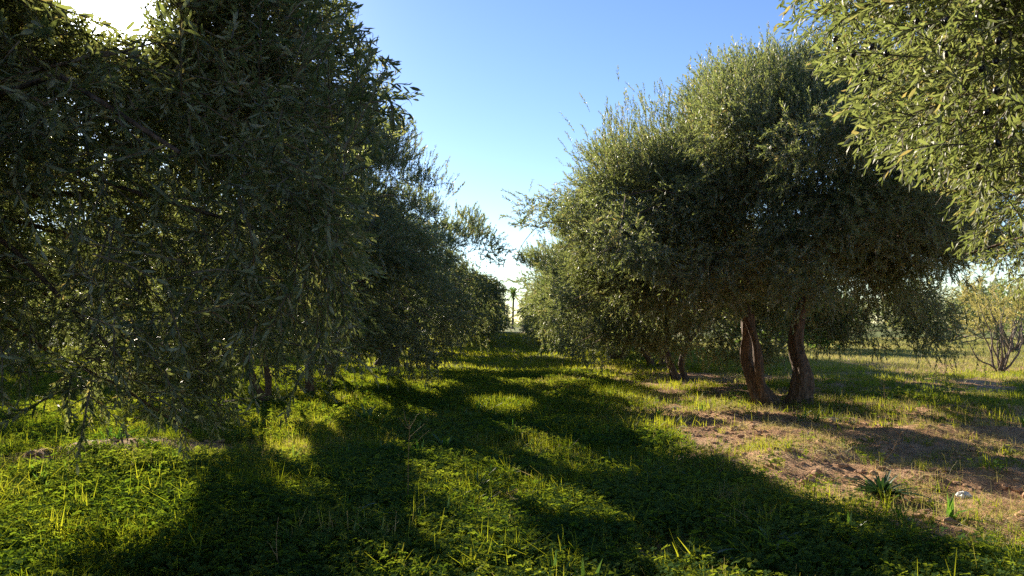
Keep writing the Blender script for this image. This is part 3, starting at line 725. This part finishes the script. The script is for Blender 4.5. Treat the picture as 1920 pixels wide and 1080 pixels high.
# yellow field grass on the right, and dry tufts on the bank
yb = MB(); x, y = wedge(r, 26000, 16, 75, xl=6, pw=2); m_ = (r.random(len(x)) < sstep(16, 27, y) * .9 + .04); scatter(yb, G3, x[m_], y[m_], r, r.uniform(.35, .9, m_.sum()) * np.interp(y[m_], [18, 75], [.7, 1.4]))
DRY = [blades(r, 14, .15, .08, .004, 1.3) for _ in range(5)]
x, y = wedge(r, 9000, 4.2, 16); cl = fbm(x * 1.0, y * 1.0, 87); m_ = ((cl > .42) & (green(x, y) < .8)) | (r.random(len(x)) < .12); scatter(yb, DRY, x[m_], y[m_], r, r.uniform(.5, 1.3, m_.sum()), rn=(.7, .2))
tag(yb.build('dry_grass', M['yellow']), 'yellow dry grass on the bank and the field at right', 'dry grass', kind='stuff')
# fallen leaves and twigs
lb = MB(); x, y = wedge(r, 70000, 4.2, 18); m_ = (green(x, y) < .72) | (r.random(len(x)) < .10); x, y = x[m_], y[m_]; n = len(x)
a_ = r.uniform(0, 6.28, n); L = r.uniform(.03, .065, n); w = r.uniform(.006, .013, n); st_ = r.random(n) < .12; L[st_] *= 3.2; w[st_] *= .4; tl = r.normal(0, .25, n); z = gz(x, y) + .008 + r.random(n) * .012
d = np.stack([np.cos(a_), np.sin(a_), tl], 1); s = np.stack([-np.sin(a_), np.cos(a_), r.normal(0, .3, n)], 1); c = np.stack([x, y, z], 1)
q = np.stack([c - d * L[:, None] / 2, c + s * w[:, None] / 2, c + d * L[:, None] / 2, c - s * w[:, None] / 2], 1)
lb.add(q, np.arange(n * 4).reshape(-1, 4), 0, r.random(n)); tag(lb.build('fallen_leaves', M['dry']), 'fallen dry leaves scattered over the soil', 'fallen leaves', kind='stuff')
# clods
kb = MB(); x, y = wedge(r, 15000, 4.2, 16); gg = green(x, y); m_ = (gg < .45) & (fbm(x * 1.5, y * 1.5, 95) > .42); x, y = x[m_], y[m_]
v6, q6, t6 = ball(6, 4)
for i in range(len(x)):
    s_ = .008 + .04 * r.random() ** 4; v = v6 * (1 + r.normal(0, .22, (len(v6), 1))) * s_ * np.array([1.2, 1, .7]) + [x[i], y[i], float(gz(x[i], y[i])) + s_ * .2]
    kb.add(v, q6, 0); kb.n -= len(v); kb.v[-1] = v; kb.f.append(t6 + kb.n); kb.m.append(np.zeros(len(t6), np.int32)); kb.sm.append(np.zeros(len(t6), bool)); kb.r.append(np.full(len(t6), .5)); kb.n += len(v)
tag(kb.build('soil_clods', M['clod']), 'crumbs and clods of reddish soil on the bank', 'soil clods', kind='stuff')

# ------------------------------------------------------------------ single plants
def weed(name, pxx, pyy, h, nleaf, spread, label, mat, seed, w=.035, up=1.0, cat='weed', group=None, stalk=False):
    x, y = px(pxx, pyy); r = np.random.default_rng(seed); t = empty(name, (x, y, float(gz(x, y)) - .01)); tag(t, label, cat, group)
    for i in range(nleaf):
        lb_ = MB(); a_ = i * 2.4 + r.normal(0, .3); L = h * r.uniform(.7, 1.15) * 1.15; ln = spread * r.uniform(.35, 1.35)
        s = np.linspace(0, 1, 8); out = np.array([math.cos(a_), math.sin(a_), 0]); sd_ = np.array([-math.sin(a_), math.cos(a_), 0])
        c = out * (L * ln * (s * .7 + .5 * s ** 2))[:, None] + np.array([0, 0, 1.]) * (L * up * (s - .55 * ln * s ** 2.3))[:, None]
        ww = w * r.uniform(.8, 1.2) * np.sin(np.pi * np.clip(s, .0, 1) ** .8 * .98 + .06) ** .8 * .5
        rip = .12 * np.sin(s * 14 + i) * ww
        l_ = c + sd_ * ww[:, None] + np.array([0, 0, 1.]) * (ww * .5 + rip)[:, None]; r_ = c - sd_ * ww[:, None] + np.array([0, 0, 1.]) * (ww * .5 - rip)[:, None]
        V_ = np.concatenate([l_, c, r_]); F = []
        for k in range(7): F += [[k, k + 1, 8 + k + 1, 8 + k], [8 + k, 8 + k + 1, 16 + k + 1, 16 + k]]
        lb_.add(V_, F, 0, np.full(len(F), r.random()), smooth=True); lb_.build('leaf', mat, t)
    return t
weed('broad_leaved_weed', 835, 840, .30, 7, .7, 'upright broad leaved weed catching the sun in the middle of the lane', M['weed'], 1, .055)
weed('dark_rosette_weed', 1645, 935, .27, 90, 1.0, 'dark leafy rosette weed on the soil bank at lower right', M['dark_weed'], 2, .026)
weed('broad_leaved_weed', 1445, 1025, .24, 9, .9, 'broad leaved weed at the bottom right of the lane', M['weed'], 3, .055)
weed('broad_leaved_weed', 690, 800, .36, 14, .6, 'tall leafy weed clump in shade under the left trees', M['weed'], 4, .05)
weed('broad_leaved_weed', 1310, 1045, .22, 7, .9, 'low broad leaved weed in the shade left of the bottom right weed', M['weed'], 5, .05)
weed('broad_leaved_weed', 1300, 905, .22, 4, 1.1, 'pale drooping weed with few leaves at the edge of the bank', M['weed'], 6, .04)
weed('broad_leaved_weed', 660, 975, .22, 6, 1.0, 'long leaved weed left of the dry stalk', M['weed'], 7, .03)
weed('broad_leaved_weed', 1230, 790, .30, 10, .7, 'leafy weed beside the bare strip near the forked trunk', M['weed'], 8, .04)

def stalk(pxx, pyy, h, nb, label, seed, th=.004, name='dry_stalk', bend=.06):
    x, y = px(pxx, pyy); r = np.random.default_rng(seed); t = empty(name, (x, y, float(gz(x, y)) - .02)); tag(t, label, 'dry plant')
    sb = MB(); p = path((0, 0, 0), (r.normal(0, bend) * h, r.normal(0, bend) * h, h), 9, r, .02); tube(sb, p, np.linspace(th, th * .35, 9), 5, 0); sb.build('stem', M['dry'], t)
    for i in range(nb):
        b = MB(); k = r.integers(2, 8); a_ = r.uniform(0, 6.28); L = h * r.uniform(.12, .38)
        pp = path(p[k], p[k] + np.array([math.cos(a_) * .7, math.sin(a_) * .7, .7]) * L, 5, r, .06); tube(b, pp, np.linspace(th * .6, th * .25, 5), 4, 0); b.build('side_shoot', M['dry'], t)
stalk(765, 935, .82, 7, 'tall thin dry stalk standing in the middle of the lane', 1)
stalk(528, 1070, .42, 2, 'short bare dry stalk at the bottom left of the lane', 2)
stalk(1640, 885, .42, 16, 'branching brown dry weed above the dark rosette', 3, .004, 'dry_weed', .2)
stalk(1250, 780, .62, 5, 'thin dry stalk left of the forked trunk', 4, .004)
stalk(1655, 770, .5, 6, 'dry stalk on the small mound right of the forked trunk', 5, .005)
stalk(185, 900, .25, 3, 'dry stalk on the bank under the big left tree', 6, .004)

def lump(name, pxx, pyy, s, mat, label, cat, seed, flat=.55):
    x, y = px(pxx, pyy); r = np.random.default_rng(seed); v, q, t = ball(14, 9); v = v * (1 + r.normal(0, .16, (len(v), 1))) * s * np.array([1.15, .9, flat])
    b = MB(); b.add(v, q, 0); b.f.append(t); b.m.append(np.zeros(len(t), np.int32)); b.sm.append(np.zeros(len(t), bool)); b.r.append(np.full(len(t), .5))
    o = b.build(name, mat); o.location = (x, y, float(gz(x, y)) + s * flat * .5); tag(o, label, cat)
lump('white_scrap', 1797, 930, .055, M['paper'], 'crumpled white scrap lying on the soil at lower right', 'litter', 1, .7)
lump('stone', 1265, 768, .07, M['stone'], 'pale stone on the bare strip left of the forked trunk', 'stone', 2)
lump('stone', 1560, 797, .06, M['stone'], 'pale stone on the bank right of the forked trunk', 'stone', 3)
print('faces', sum(len(o.data.polygons) for o in COL.objects if o.type == 'MESH'))
